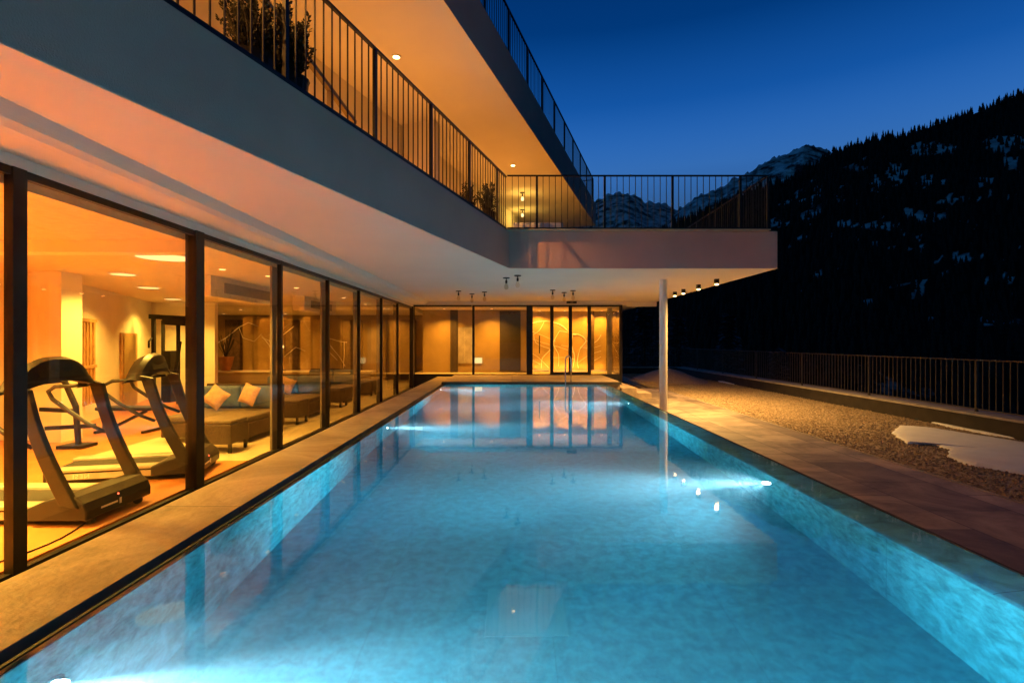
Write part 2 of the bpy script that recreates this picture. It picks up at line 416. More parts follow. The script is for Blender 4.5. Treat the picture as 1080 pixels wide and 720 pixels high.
# first-floor slab (its underside is the pool soffit)
poly = [(EX(-3), -3), (EX(12.44), 12.44), (6.22, 12.44), (6.22, 30), (-18, 30), (-18, -3)]
MB().prism(poly, 3.215, 4.08).build('balcony_slab', 'plaster', H, bevel=.006)
ins = [(EX(-3)-.03, -3), (EX(12.44)-.02, 12.48), (6.18, 12.48), (6.18, 30), (-18, 30), (-18, -3)]
MB().prism([(p[0]*1-.0, p[1]) for p in poly], 3.207, 3.2135).build('soffit', 'soffit', H)
MB().prism([(EX(-3)-.19, -3), (EX(12.3)-.2, 12.3), (6.0, 12.3), (6.0, 30), (-18, 30), (-18, -3)], 4.0805, 4.105).build('balcony_floor', 'tile_floor', H)
fl = MB().prism([(EX(-3)-.02, -3), (EX(12.44)-.01, 12.46), (EX(12.3)-.185, 12.31), (EX(-3)-.18, -3)], 4.082, 4.112)
fl.prism([(EX(12.44)-.005, 12.46), (6.20, 12.46), (6.20, 30), (6.01, 30), (6.01, 12.31), (EX(12.3)-.18, 12.31)], 4.082, 4.112)
fl.build('slab_flashing', 'black_metal', H)
# roof slab above
end = Vector((EX(26.25), 26.25, 0)); back = end-NRM*16
MB().prism([(EX(-3), -3), (end.x, end.y), (back.x, back.y), (-18, -3)], 7.212, 7.2185).build('soffit', 'soffit', H)
MB().prism([(EX(-3), -3), (end.x, end.y), (back.x, back.y), (-18, -3)], 7.22, 8.28).build('roof_slab', 'plaster', H, bevel=.006)
MB().prism([(EX(-3)-.03, -3), (end.x-.03, end.y-.03), (back.x, back.y-.05), (-18, -3)], 8.282, 8.31).build('roof_flashing', 'black_metal', H)
# first-floor inner wall behind the balcony
a0 = Vector((EX(-3), -3, 0))-NRM*3.2; a1 = Vector((EX(24.5), 24.5, 0))-NRM*3.2
MB().prism([(a0.x, a0.y), (a1.x, a1.y), (a1.x-3, a1.y+.9), (a0.x-3, a0.y+.9)], 4.111, 7.219).build('upper_wall', 'soffit', H)
wc = Vector((EX(13.2), 13.2, 0))-NRM*2.2
MB().prism([tuple((wc+U*i*.14+NRM*j*.95)[:2]) for i, j in ((-1,-1),(1,-1),(1,0),(-1,0))], 4.112, 7.218).build('wing_wall', 'soffit', H)
# soffit extension over the facade
MB().box(-18, 4.9, 22.62, 22.9, 3.06, 3.2148).build('facade_lintel', 'soffit', H)
MB().box(4.903, 6.2, 22.75, 22.9, 3.0, 3.2148).build('side_lintel', 'soffit', H)
# round column carrying the terrace
cx, cy = 4.18, 14.66
MB().lathe([(.15, FLOOR+.001), (.15, FLOOR+.018), (.108, FLOOR+.019), (.108, 3.205)], (cx, cy, 0), 32).build('column', 'white_paint', H, smooth=False)

# facade at the pool end (y = 22.6): frames and panes
FY = 22.6; X_ = lambda px: (px-540)/F*FY
fx = [436, 499.3, 558.5, 582, 601.5, 621.5, 655]
for i in range(6):
    x0, x1 = X_(fx[i]), X_(fx[i+1]); wl = .26 if i == 2 else (.14 if i in (3,4,5) else .10)
    b = MB()
    b.box(x0-wl*.5, x0+wl*.5, FY-.04, FY+.08, .085, 3.05)
    b.box(x0+wl*.5, x1-.07, FY-.03, FY+.06, 2.985, 3.048)
    if i == 2: x1e = x1-.07
    b.box(x0+wl*.5, x1-.07, FY-.03, FY+.06, .085, .20 if i in (3,4) else .115)
    nm = 'sliding_door' if i in (3, 4) else 'window'
    w_ = b.build(nm, 'bronze', H)
    MB().box(x0+wl*.5, x1-.07, FY+.01, FY+.02, .116 if i not in (3,4) else .201, 2.984).build('pane', 'pane_glass', w_)
    if i == 2: MB().bar((x0+.42, FY-.07, 1.0), (x0+.42, FY-.07, 1.75), .04, .04).build('handle', 'bronze', w_)
MB().box(X_(655)-.07, X_(655)+.05, FY-.04, FY+.08, -.5, 3.05).build('corner_post', 'bronze', H)
MB().box(GX-.05, X_(655)+.03, FY-.02, FY+.12, -1, .083).build('plinth', 'kerb_stone', H)
MB().box(X_(643), X_(647), FY+.35, FY+.60, .09, 3.0).build('inner_post', 'sill_stone', H)
# side glass of the end room
b = MB()
for y in (25.0, 27.2): b.box(4.60, 4.70, y, y+.08, .0, 3.05)
b.box(4.62, 4.68, 22.7, 27.2, 2.99, 3.05).box(4.62, 4.68, 22.7, 27.2, .0, .06)
w_ = b.build('window', 'bronze', H); MB().box(4.645, 4.655, 22.7, 27.2, .061, 2.989).build('pane', 'pane_glass', w_)

# interior shell
ZC = 2.85; ZF = -.45
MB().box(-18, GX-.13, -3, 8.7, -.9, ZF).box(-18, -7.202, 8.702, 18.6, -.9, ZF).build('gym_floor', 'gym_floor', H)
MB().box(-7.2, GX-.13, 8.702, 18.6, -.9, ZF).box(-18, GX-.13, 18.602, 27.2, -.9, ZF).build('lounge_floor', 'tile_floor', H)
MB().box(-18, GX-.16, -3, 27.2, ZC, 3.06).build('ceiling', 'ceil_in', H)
MB().box(GX-.2, 4.6, 22.7, 27.2, -.9, .082).build('hall_floor', 'tile_floor', H)
MB().box(-4.1, 4.6, 22.905, 27.2, 2.95, 3.12).build('hall_ceiling', 'ceil_in', H)
MB().box(-18, GX-.065, 7.05, 7.3, 2.685, ZC-.002).build('beam', 'gym_wall', H)
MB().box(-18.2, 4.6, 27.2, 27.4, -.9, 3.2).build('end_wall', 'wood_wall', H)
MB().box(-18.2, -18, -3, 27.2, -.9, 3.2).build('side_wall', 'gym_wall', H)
MB().box(-18, GX-.05, -3.2, -3, -.9, 3.2).build('end_wall', 'gym_wall', H)
# gym walls
MB().box(-18, -9.25, 10.5, 10.7, ZF, ZC).build('gym_wall', 'gym_wall', H)
MB().box(-9.25, -8.7, 10.25, 10.75, ZF, ZC).build('pilaster', 'gym_wall', H)
A_, B_ = Vector((-12.5, 18.4, 0)), Vector((-9.4, 10.7, 0)); wd = (A_-B_).normalized(); wn = Vector((wd.y, -wd.x, 0))
q = [B_, A_, A_-wn*.2, B_-wn*.2]
MB().prism([(p.x, p.y) for p in q], ZF, ZC).build('gym_wall', 'gym_wall', H)
MB().box(-12.7, -10.3, 18.4, 18.6, ZF, ZC).build('gym_wall', 'gym_wall', H)
def on_wall(px, dz=0, off=.0):                             # where the ray of photo column px meets the slanted gym wall
    a = (px-540)/F; t = (B_.x-a*B_.y)/(a*wd.y-wd.x); p = B_+wd*t+wn*off; return Vector((p.x, p.y, dz))
def wall_slab(px0, px1, z0, z1, o0, o1):
    p, q2 = on_wall(px0), on_wall(px1)
    return MB().prism([tuple((p+wn*o0)[:2]), tuple((q2+wn*o0)[:2]), tuple((q2+wn*o1)[:2]), tuple((p+wn*o1)[:2])], z0, z1)
dr = wall_slab(126, 143, ZF, 1.75, .002, .05).build('door', 'door_wood', H)
wall_slab(128, 141, ZF+.02, 1.68, .052, .07).build('door_leaf', 'gold_wall', dr)
wall_slab(96.5, 98.5, .55, .75, .002, .03).build('switch', 'black_metal', H)
# bulkheads with air grilles in the lounge
for k, (y0, y1) in enumerate(((10.75, 14.0), (15.6, 18.4))):
    bh = MB().box(-6.45, -6.1, y0, y1, 2.42, ZC-.003).build('bulkhead', 'ceil_in', H)
    g_ = MB().box(-6.098, -6.07, y0+.5, y1-.5, 2.52, 2.74)
    g_.build('air_grille', 'grey_fin', bh)
# end wall of the lounge: alternating dark curtains and lit golden panels
for k in range(9):
    x0 = -17.5+k*1.48
    MB().box(x0, x0+(.75 if k % 3 else 1.0), 26.9, 27.18, ZF, 2.6).build('wall_panel', 'gold_wall' if k % 2 else 'curtain', H)
# low counter in the lounge
ctr = empty('counter', (-9, 20, ZF), 'long low counter with pale top standing for downlight behind the sofas', 'counter')
MB().box(-14, -5.2, 19.6, 20.1, ZF, .36).build('cabinet', 'wood_wall', ctr)
MB().box(-14.05, -5.15, 19.55, 20.15, .362, .41).build('top', 'gym_wall', ctr)  # pale colour stands for downlights falling on the top

# end room: left part brown wall with openings, right part the lit art wall
MB().box(-4.1, X_(560)+.0, 24.4, 24.6, .083, 2.949).build('brown_wall', 'wood_wall', H)
def hall(px0, px1, py0, py1, m, nm, y=24.38, t=.03, par=None):
    x0, x1 = (px0-540)/F*y, (px1-540)/F*y; z1, z0 = CZ+(360-py0)/F*y, CZ+(360-py1)/F*y
    return MB().box(x0, x1, y-t, y, z0, z1).build(nm, m, par or H)
hall(475, 483, 326, 393, 'dark_panel', 'dark_panel')
hall(483.4, 498, 345, 383, 'sill_stone', 'light_door')
hall(527, 549, 328, 391, 'dark_panel', 'dark_panel')  # an opening, its shade drawn as a flat dark sheet
hall(549.4, 556, 328, 391, 'wood_wall', 'wall_strip', t=.06)
hall(500, 508.5, 377, 383, 'spot_glow', 'white_spot')  # small white spot with a glow of its own
MB().box(X_(560)+.01, 4.55, 25.6, 25.8, .083, 2.949).build('art_wall', 'gold_wall', H)
# raised pale line relief on the art wall
art = empty('wall_relief', (2.6, 25.55, .1), 'golden wall relief of pale branching lines in the end room', 'relief')
AX = lambda px: (px-540)/F*25.57
AZ = lambda py: CZ+(360-py)/F*25.57
def line(pts, r):
    P = [Vector((AX(x), 25.585, AZ(y))) for x, y in pts]; out = []
    for i in range(len(P)-1):
        p0, p1, p2, p3 = P[max(i-1,0)], P[i], P[i+1], P[min(i+2,len(P)-1)]
        for k in range(8):
            t = k/8; out.append(.5*((2*p1)+(-p0+p2)*t+(2*p0-5*p1+4*p2-p3)*t*t+(-p0+3*p1-3*p2+p3)*t**3))
    out.append(P[-1]); return MB().tube(out, r, 6)
cur = [([(560,341),(574,338.5),(590,342),(603,352),(608,353)], .022), ([(574,339),(569,348),(562,353)], .016),
       ([(560,349),(573,354),(586,360)], .009), ([(560,357),(575,362),(590,366),(606,372)], .009), ([(563,353),(566,362),(581,368)], .011),
       ([(571,388),(572,378),(580,369),(584,362)], .016), ([(589,386),(589,374),(584,362),(590,349)], .018), ([(590,349),(597,350),(603,352)], .014),
       ([(604,388),(606,376),(603,364),(604,352)], .020), ([(604,352),(611,353),(618,359),(612,368),(609,380),(610,388)], .020),
       ([(618,359),(624,362),(630,359),(634,353)], .014), ([(610,382),(622,374),(634,370)], .011), ([(622,372),(625,364),(628,360)], .012),
       ([(560,372),(568,377),(579,388)], .012), ([(584,377),(598,377),(606,379)], .009), ([(560,379),(570,384)], .01), ([(646,360),(651,362),(655,358)], .014), ([(646,362),(651,372),(655,380)], .012),
       ([(612,366),(624,367),(634,364)], .009), ([(592,364),(603,366)], .009), ([(620,384),(634,376)], .010)]
for pts, r in cur: line(pts, r*.9).build('relief_line', 'gym_wall', art, smooth=True)
MB().box(X_(633), X_(637), 25.3, 25.5, .083, 2.949).build('dark_post', 'curtain', H)
# relief lines on the lounge end wall
art2 = empty('wall_relief', (-9, 26.8, .1), 'pale branch lines on the dark far wall of the lounge', 'relief')
def lline(pts, r):
    return MB().tube([Vector(((x-540)/F*26.85, 26.85, CZ+(360-y)/F*26.85)) for x, y in pts], r, 6)
for pts, r in [([(216,362),(224,365),(240,355),(252,345),(262,340),(272,344)], .022), ([(238,356),(236,372),(234,384)], .012), ([(252,345),(256,356),(268,360),(276,352)], .012),
               ([(276,354),(284,364),(290,378)], .02), ([(276,356),(286,360),(300,352),(310,344)], .018), ([(300,376),(312,366),(322,370)], .012), ([(348,357),(358,360),(366,361)], .016),
               ([(363,360),(363,374),(362,388)], .02), ([(348,364),(358,376),(364,386)], .014), ([(348,372),(356,380)], .012)]:
    lline(pts, r).build('relief_line', 'gym_wall', art2, smooth=True)

# ------------------------------------------------------------------ railings and fence
def railing(name, P0, P1, z0, z1, label, cat, m, posts, nb, root_loc=None, post_w=.045, bar_w=.014, off0=0., group=None, cap=100, skip0=False):
    P0, P1 = Vector((*P0, 0)), Vector((*P1, 0)); L = (P1-P0).length; d = (P1-P0)/L
    rt = empty(name, (*P0.lerp(P1, .5)[:2], z0), label, cat, group)
    MB().bar(P0+Vector((0,0,z1-.015)), P1+Vector((0,0,z1-.015)), .045, .03).build('top_rail', m, rt)
    MB().bar(P0+Vector((0,0,z0+.06)), P1+Vector((0,0,z0+.06)), .03, .03).build('bottom_rail', m, rt)
    ps = []; t = off0
    while t <= L+1e-3:
        ps.append(t); t += posts
    for t in ps:
        p = P0+d*t
        MB().bar(p+Vector((0,0,z0)), p+Vector((0,0,z1-.031)), post_w, .05, up=d).build('post', m, rt)
    step = posts/nb; bars = []
    t = off0-posts
    while t < L:
        for k in range(1, nb):
            s = t+k*step
            if 0.03 < s < L-.03: bars.append(P0+d*s)
        t += posts
    bars.sort(key=lambda p: p.length)
    for p in bars[:cap]:
        MB().bar(p+Vector((0,0,z0+.076)), p+Vector((0,0,z1-.031)), bar_w, bar_w, up=d).build('baluster', m, rt)
    if len(bars) > cap:
        b = MB()
        for p in bars[cap:]: b.bar(p+Vector((0,0,z0+.076)), p+Vector((0,0,z1-.031)), bar_w, bar_w, up=d)
        b.build('balusters', m, rt)['kind'] = 'stuff'
    return rt
def ep(y, inset): p = Vector((EX(y), y, 0))-NRM*inset; return (p.x, p.y)
k_ = math.hypot(.305, 1)
cornerp = (EX(12.52)-.1, 12.52)
railing('balcony_railing', ep(.5, .10), cornerp, 4.11, 5.39, 'black bar railing along the skewed near side of the first-floor balcony', 'railing', 'black_metal', 1.62*k_, 11, off0=(5.39-.5)*k_-3*1.62*k_+.0)
railing('balcony_railing', (cornerp[0]+.03, 12.53), (6.0, 12.53), 4.11, 5.42, 'black bar railing on the front edge of the projecting terrace slab', 'railing', 'black_metal', 1.6, 11, off0=.70)
railing('balcony_railing', (6.05, 12.56), (6.05, 29.5), 4.11, 5.42, 'black bar railing receding along the right edge of the terrace slab', 'railing', 'black_metal', 1.6, 11, off0=0)
railing('roof_railing', ep(.5, .10), ep(26.1, .10), 8.31, 9.47, 'dark thin bar railing on the roof slab against the blue sky', 'railing', 'black_metal', 1.62*k_, 11, off0=(11.1-.5)*k_-6*1.62*k_)
railing('roof_railing', ep(26.15, .12), tuple((Vector((*ep(26.15, .12), 0))-NRM*9)[:2]), 8.31, 9.47, 'dark bar railing at the far end of the roof slab', 'railing', 'black_metal', 1.62, 11, off0=0)
railing('garden_fence', (10.62, 2.0), (10.62, 33.3), -.10, 1.09, 'long dark metal bar fence on the kerb beside the gravel', 'fence', 'fence_metal', 3.65, 22, post_w=.05, bar_w=.020, off0=(10.6*F/489-2)-3.65*2)
railing('garden_fence', (2.5, 33.5), (10.55, 33.5), -.10, 1.09, 'dark metal bar fence crossing the far end of the garden', 'fence', 'fence_metal', 3.65, 22, post_w=.05, bar_w=.020, off0=.5)

# stair handrail on the upper balcony, behind the railing
sh = empty('stair_handrail', (-3.2, 6.2, 4.1), 'brown sloping stair handrail behind the near balcony railing', 'handrail')
def bal(px, py, inset):                                    # point on the vertical plane at given inset behind the skewed facade
    a = (px-540)/F; c0 = EX(0)-inset*k_; y = c0/(a-.305); return Vector((a*y, y, CZ+(360-py)/F*y))
p0, p1 = bal(262, -22, .75), bal(374, 130, .75)
MB().bar(p0, p1, .07, .06).build('rail', 'wood_wall', sh)
for px in (300, 342):
    t = (px-262)/112; pt = p0.lerp(p1, t)
    MB().bar((pt.x, pt.y, 4.112), (pt.x, pt.y, pt.z-.03), .06, .09).build('post', 'wood_wall', sh)
# snow ridge lying on the terrace slab behind the railing
b = MB(); b.box(.02, 1.22, 12.62, 13.6, 4.114, 4.33)
struct(b.build('snow', 'snow', bevel=.04, seg=3), 'stuff', 'low bank of snow on the terrace slab behind the front railing', 'snow')
# low table on the terrace
tb = empty('terrace_table', (1.75, 13.9, 4.11), 'small dark low table on the upper terrace behind the railing', 'table')
MB().lathe([(.30, 4.30), (.30, 4.33)], (1.55, 13.9, 0), 24).build('table_top', 'black_metal', tb)
MB().lathe([(.03, 4.13), (.03, 4.299)], (1.55, 13.9, 0), 10).build('leg', 'black_metal', tb)
MB().lathe([(.18, 4.112), (.17, 4.129)], (1.55, 13.9, 0), 20).build('base', 'black_metal', tb)

# ------------------------------------------------------------------ plants on the balcony
def bush(loc, h, r, n, label, seed, group='potted bushes on the balcony'):
    rnd = random.Random(seed); x, y, z = loc
    rt = empty('potted_bush', loc, label, 'plant', group)
    MB().lathe([(r*.55, z), (r*.62, z+.26), (r*.66, z+.30), (r*.58, z+.301)], (x, y, 0), 16).build('planter', 'black_metal', rt)
    st = MB(); lf = MB()
    for i in range(n):
        a = rnd.random()*6.28; rr = r*rnd.random()**.6*.9; hh = h*(rnd.uniform(.5, 1.) - .25*(rr/r))
        p0 = Vector((x+rr*.3*math.cos(a), y+rr*.3*math.sin(a), z+.28)); p1 = Vector((x+rr*math.cos(a), y+rr*math.sin(a), z+.28+hh))
        mid = p0.lerp(p1, .5)+Vector((rnd.uniform(-.05,.05), rnd.uniform(-.05,.05), 0))
        st.tube([p0, mid, p1], [.008, .006, .003], 4)
        L = int(hh/.009)
        for k in range(L):
            t = .12+.88*k/L; c = p0.lerp(p1, t); b_ = rnd.random()*6.28
            d = Vector((math.cos(b_), math.sin(b_), rnd.uniform(.3, 1.))).normalized()
            s = rnd.uniform(.035, .06); sd = d.cross(Vector((rnd.random(), rnd.random(), rnd.random()))).normalized()*s*.28
            lf.add([c, c+d*s*.5+sd, c+d*s, c+d*s*.5-sd], [(0,1,2,3)])
    st.build('stem', 'bark', rt); lf.build('foliage', 'leaf', rt)
    return rt
def at_inset(px, inset):
    p = bal(px, 0, inset); return (p.x, p.y, 4.112)
bush(at_inset(266, .45), .80, .36, 60, 'dark leafy potted bush at the left end of the balcony plants', 1)
bush(at_inset(303, .42), .95, .36, 60, 'taller dark potted bush beside the post of the stair handrail', 2)
bush((-.55, 12.0, 4.112), .78, .30, 34, 'dark potted bush in the corner where the two balcony railings meet', 3)
bush((-.95, 11.6, 4.112), .62, .26, 26, 'smaller potted bush just left of the railing corner', 4)

# ------------------------------------------------------------------ lamps
def downlight(x, y, z, r, label, power, group, body='lamp_warm', color=WARM, spot=True, cat='ceiling light'):
    rt = empty('ceiling_light', (x, y, z), label, cat, group)
    MB().lathe([(r*1.12, -.012), (r*1.12, -.001), (r*.99, -.001), (r*.99, -.012)], (x, y, z), 28).build('trim', 'white_paint', rt)
    MB().lathe([(r*.96, -.014), (r*.96, -.004)], (x, y, z), 28).build('diffuser', body, rt)
    light('bulb', 'AREA', (x, y, z-.03), power, color, rt, (0,0,0), shape='DISK', size=r*2, spread=R(130))
    return rt
g1 = 'round ceiling lights in the gym'
GP = 150
downlight(-5.55, 8.5, ZC, .42, 'largest round ceiling light of the gym, above the treadmills', GP*1.6, g1)
downlight(-7.8, 10.65, ZC, .22, 'round gym ceiling light left of the largest one', GP, g1)
downlight(-9.1, 13.3, ZC, .24, 'middle small round ceiling light toward the back of the gym', GP, g1)
downlight(-10.8, 16.9, ZC, .24, 'farthest round ceiling light over the cable machine', GP, g1)
downlight(-8.6, 3.6, ZC, .30, 'added unseen ceiling light deep in the near end of the gym', 680, g1)  # out of view, added to brighten the coping and soffit outside
downlight(-6.4, 5.0, ZC, .30, 'added unseen ceiling light in front of the ceiling beam', 680, g1)  # unseen, given extra power so the visible lamps stay dim
downlight(-9.5, 7.6, ZC, .26, 'round gym ceiling light near the pilaster', GP, g1)
downlight(-6.2, 1.6, ZC, .30, 'added unseen ceiling light nearest to the viewer side', 680, g1)  # out of view too, boosted to carry the gym's glow outside
g2 = 'small ceiling spots in the lounge'
for i, (x, y) in enumerate(((-5.4, 9.9), (-5.0, 10.9), (-5.4, 13.3), (-5.2, 16.4), (-5.3, 19.2), (-7.5, 16.0), (-8.3, 21.5), (-11.5, 22.5), (-5.2, 21.6), (-11, 25.8), (-7.5, 25.8), (-14, 25.8))):
    downlight(x, y, ZC, .06, ['first', 'second', 'third', 'fourth', 'fifth', 'sixth', 'seventh', 'eighth', 'ninth', 'tenth', 'eleventh', 'twelfth'][i]+' small lounge ceiling spot counted from the gym', 38 if y < 24 else 45, g2, 'lamp_spot', AMB)
g3 = 'ceiling spots in the end room'
for i, (x, y) in enumerate(((-3.0, 23.5), (-.9, 23.5), (1.3, 25.15), (2.5, 25.15), (3.6, 25.15), (4.25, 25.15))):
    downlight(x, y, 2.95, .06, ['leftmost', 'second', 'third', 'fourth', 'fifth', 'rightmost'][i]+' small ceiling spot of the end room from the left', 110 if i < 2 else 60, g3, 'lamp_spot', AMB)
# floor uplight strip washing the art wall
up = empty('floor_light', (2.6, 25.3, .083), 'bright golden floor light strip at the foot of the relief wall', 'light')
MB().box(.9, 4.5, 25.28, 25.36, .084, .12).build('housing', 'white_paint', up)
MB().box(.95, 4.45, 25.295, 25.345, .121, .128).build('diffuser', 'lamp_warm', up)
light('bulb', 'AREA', (2.7, 25.32, .14), 50, AMB, up, (R(180-18), 0, 0), shape='RECTANGLE', size=3.4, size_y=.05)
# balcony downlights under the roof slab
g4 = 'downlights under the roof slab'
for px, py, y, l in ((418, 59, 10.64, 'bright balcony downlight with star-like glare above the near railing'), (541, 174, 17.2, 'balcony downlight farther back over the terrace corner'), (0, 0, 4.1, 'added unseen downlight over the stair handrail')):  # the last one is out of view, added to even the light
    x = (px-540)/F*y if px else EX(y)-1.5
    rt = empty('downlight', (x, y, 7.218), l, 'ceiling light', g4)
    MB().lathe([(.09, -.03), (.09, -.001), (.07, -.001), (.07, -.03)], (x, y, 7.218), 20).build('trim', 'white_paint', rt)
    MB().lathe([(.065, -.034), (.065, -.004)], (x, y, 7.218), 20).build('diffuser', 'lamp_star', rt)
    light('bulb', 'SPOT', (x, y, 7.218-.06), 1500, (1., .40, .07), rt, spot_size=R(118), spot_blend=.5, shadow_soft_size=.05)
# pendant bulbs
def pendant(px, py, z, label, lit=False, group='bare pendant bulbs under the soffit'):
    Y = (z-CZ)*F/(360-py); x = (px-540)/F*Y
    rt = empty('pendant_bulb', (x, Y, z), label, 'pendant lamp', group)
    MB().lathe([(.09, -.03), (.09, -.001)], (x, Y, z), 20).build('ceiling_cap', 'bulb_cap', rt)
    MB().lathe([(.022, -.16), (.028, -.155), (.028, -.08), (.012, -.07), (.012, -.031)], (x, Y, z), 12).build('socket', 'bulb_cap', rt)
    MB().lathe([(.004, -.33), (.035, -.32), (.055, -.285), (.058, -.25), (.045, -.205), (.024, -.162)], (x, Y, z), 16).build('bulb', 'lamp_warm' if lit else 'bulb_glass', rt, smooth=True)
    if lit: light('light', 'POINT', (x, Y, z-.40), 22, WARM, rt, shadow_soft_size=.05)
    return rt
for px, py, l in ((483.6, 306.5, 'clear pendant bulb, left one of the three over the left pool end'), (497.8, 309.5, 'clear pendant bulb, middle one of the three over the left pool end'), (511, 307.5, 'clear pendant bulb, right one of the three over the left pool end'),
                  (534, 292.5, 'larger looking pendant bulb left of the nearest pair'), (546, 290, 'larger looking pendant bulb right of the nearest pair'),
                  (582.8, 305.5, 'clear pendant bulb, left one of the three before the relief wall'), (595, 308, 'clear pendant bulb, middle one of the three before the relief wall'), (604.4, 306, 'clear pendant bulb, right one of the three before the relief wall')):
    pendant(px, py, 3.214, l)
for px, py, l in ((551, 203, 'lit pendant bulb under the roof slab, upper of two above the terrace'), (551, 221, 'lit pendant bulb under the roof slab, lower of two above the terrace')):
    pendant(px, py, 7.218, l, True, 'lit pendant bulbs under the roof slab')
sm = empty('ceiling_sensor', (2.5, 22.2, 3.1), 'flat black sensor box on the soffit edge above the sliding doors', 'sensor')
MB().box(2.30, 2.72, 22.30, 22.45, 3.10, 3.19).build('casing', 'bulb_cap', sm); MB().box(2.45, 2.57, 22.285, 22.30, 3.12, 3.16).build('lens', 'grey_fin', sm)
# surface spots along the outer edge of the soffit
for i, (d, w) in enumerate(((171.8, 'farthest'), (180.7, 'second farthest'), (196.7, 'second nearest'), (215.8, 'nearest'))):
    y = F*5.6/d
    rt = empty('surface_spot', (5.6, y, 3.214), w+' of the four black cube spots along the outer soffit edge', 'spotlight', 'cube spots along the soffit edge')
    MB().box(5.545, 5.655, y-.055, y+.055, 3.075, 3.213).build('housing', 'bulb_cap', rt, bevel=.005)
    MB().lathe([(.042, 3.045), (.047, 3.074)], (5.6, y, 0), 16).build('lens', 'lamp_star', rt)
    light('bulb', 'SPOT', (5.6, y, 3.0), 850, (1., .52, .12), rt, (0, 0, 0), spot_size=R(152), spot_blend=.8, shadow_soft_size=.04)
# underwater lights
def pool_light(side, y, label):
    x = PL if side < 0 else PR
    rt = empty('underwater_light', (x, y, -.50), label, 'pool light', 'underwater lights in the pool walls')
    rot = Matrix.Translation((x, y, -.47)) @ Matrix.Rotation(R(90)*(1 if side < 0 else -1), 4, 'Y')
    MB().lathe([(.075, .001), (.075, .014), (.055, .016)], (0,0,0), 24).xform(rot).build('housing', 'chrome', rt)
    MB().lathe([(.040, .017), (.036, .022)], (0,0,0), 24).xform(rot).build('lens', 'pool_lens', rt)
    light('bulb', 'SPOT', (x-side*.05, y, -.47), 390, (.80, .92, 1.), rt, (0, R(-90) if side < 0 else R(90), 0), spot_size=R(150), spot_blend=1., shadow_soft_size=.04)
    light('beam', 'SPOT', (x-side*.06, y, -.47), 3000, (.84, .92, 1.), rt, (0, R(-88) if side < 0 else R(88), 0), spot_size=R(40), spot_blend=1., shadow_soft_size=.03)
for s, y, l in ((-1, 2.64, 'underwater light nearest the viewer in the window-side pool wall'), (-1, 9.73, 'underwater light in the middle of the window-side pool wall'), (-1, 17.0, 'farthest underwater light in the window-side pool wall'),
                (1, -1.2, 'underwater light behind the viewer in the garden-side pool wall'), (1, 6.09, 'nearest visible underwater light in the garden-side pool wall'), (1, 13.4, 'farther underwater light in the garden-side pool wall')):
    pool_light(s, y, l)

# ladder handrail at the far end of the pool
lr = empty('pool_handrail', (1.95, 18.7, .08), 'single tall chrome hoop handrail at the far pool edge', 'handrail')
pts = [(1.86, 18.42, -.35), (1.86, 18.50, .10), (1.86, 18.52, .85)]
for k in range(1, 8):
    a = math.pi*k/8; pts.append((1.975-.115*math.cos(a), 18.66-.14*math.cos(a), .85+.14*math.sin(a)))
pts += [(2.09, 18.80, .85), (2.09, 18.82, .082)]
MB().tube(pts, .022, 10).build('hoop', 'chrome', lr, smooth=True)
for x, y in ((1.86, 18.49), (2.09, 18.82)): MB().lathe([(.045, .081), (.045, .095)], (x, y, 0), 16).build('foot', 'chrome', lr)

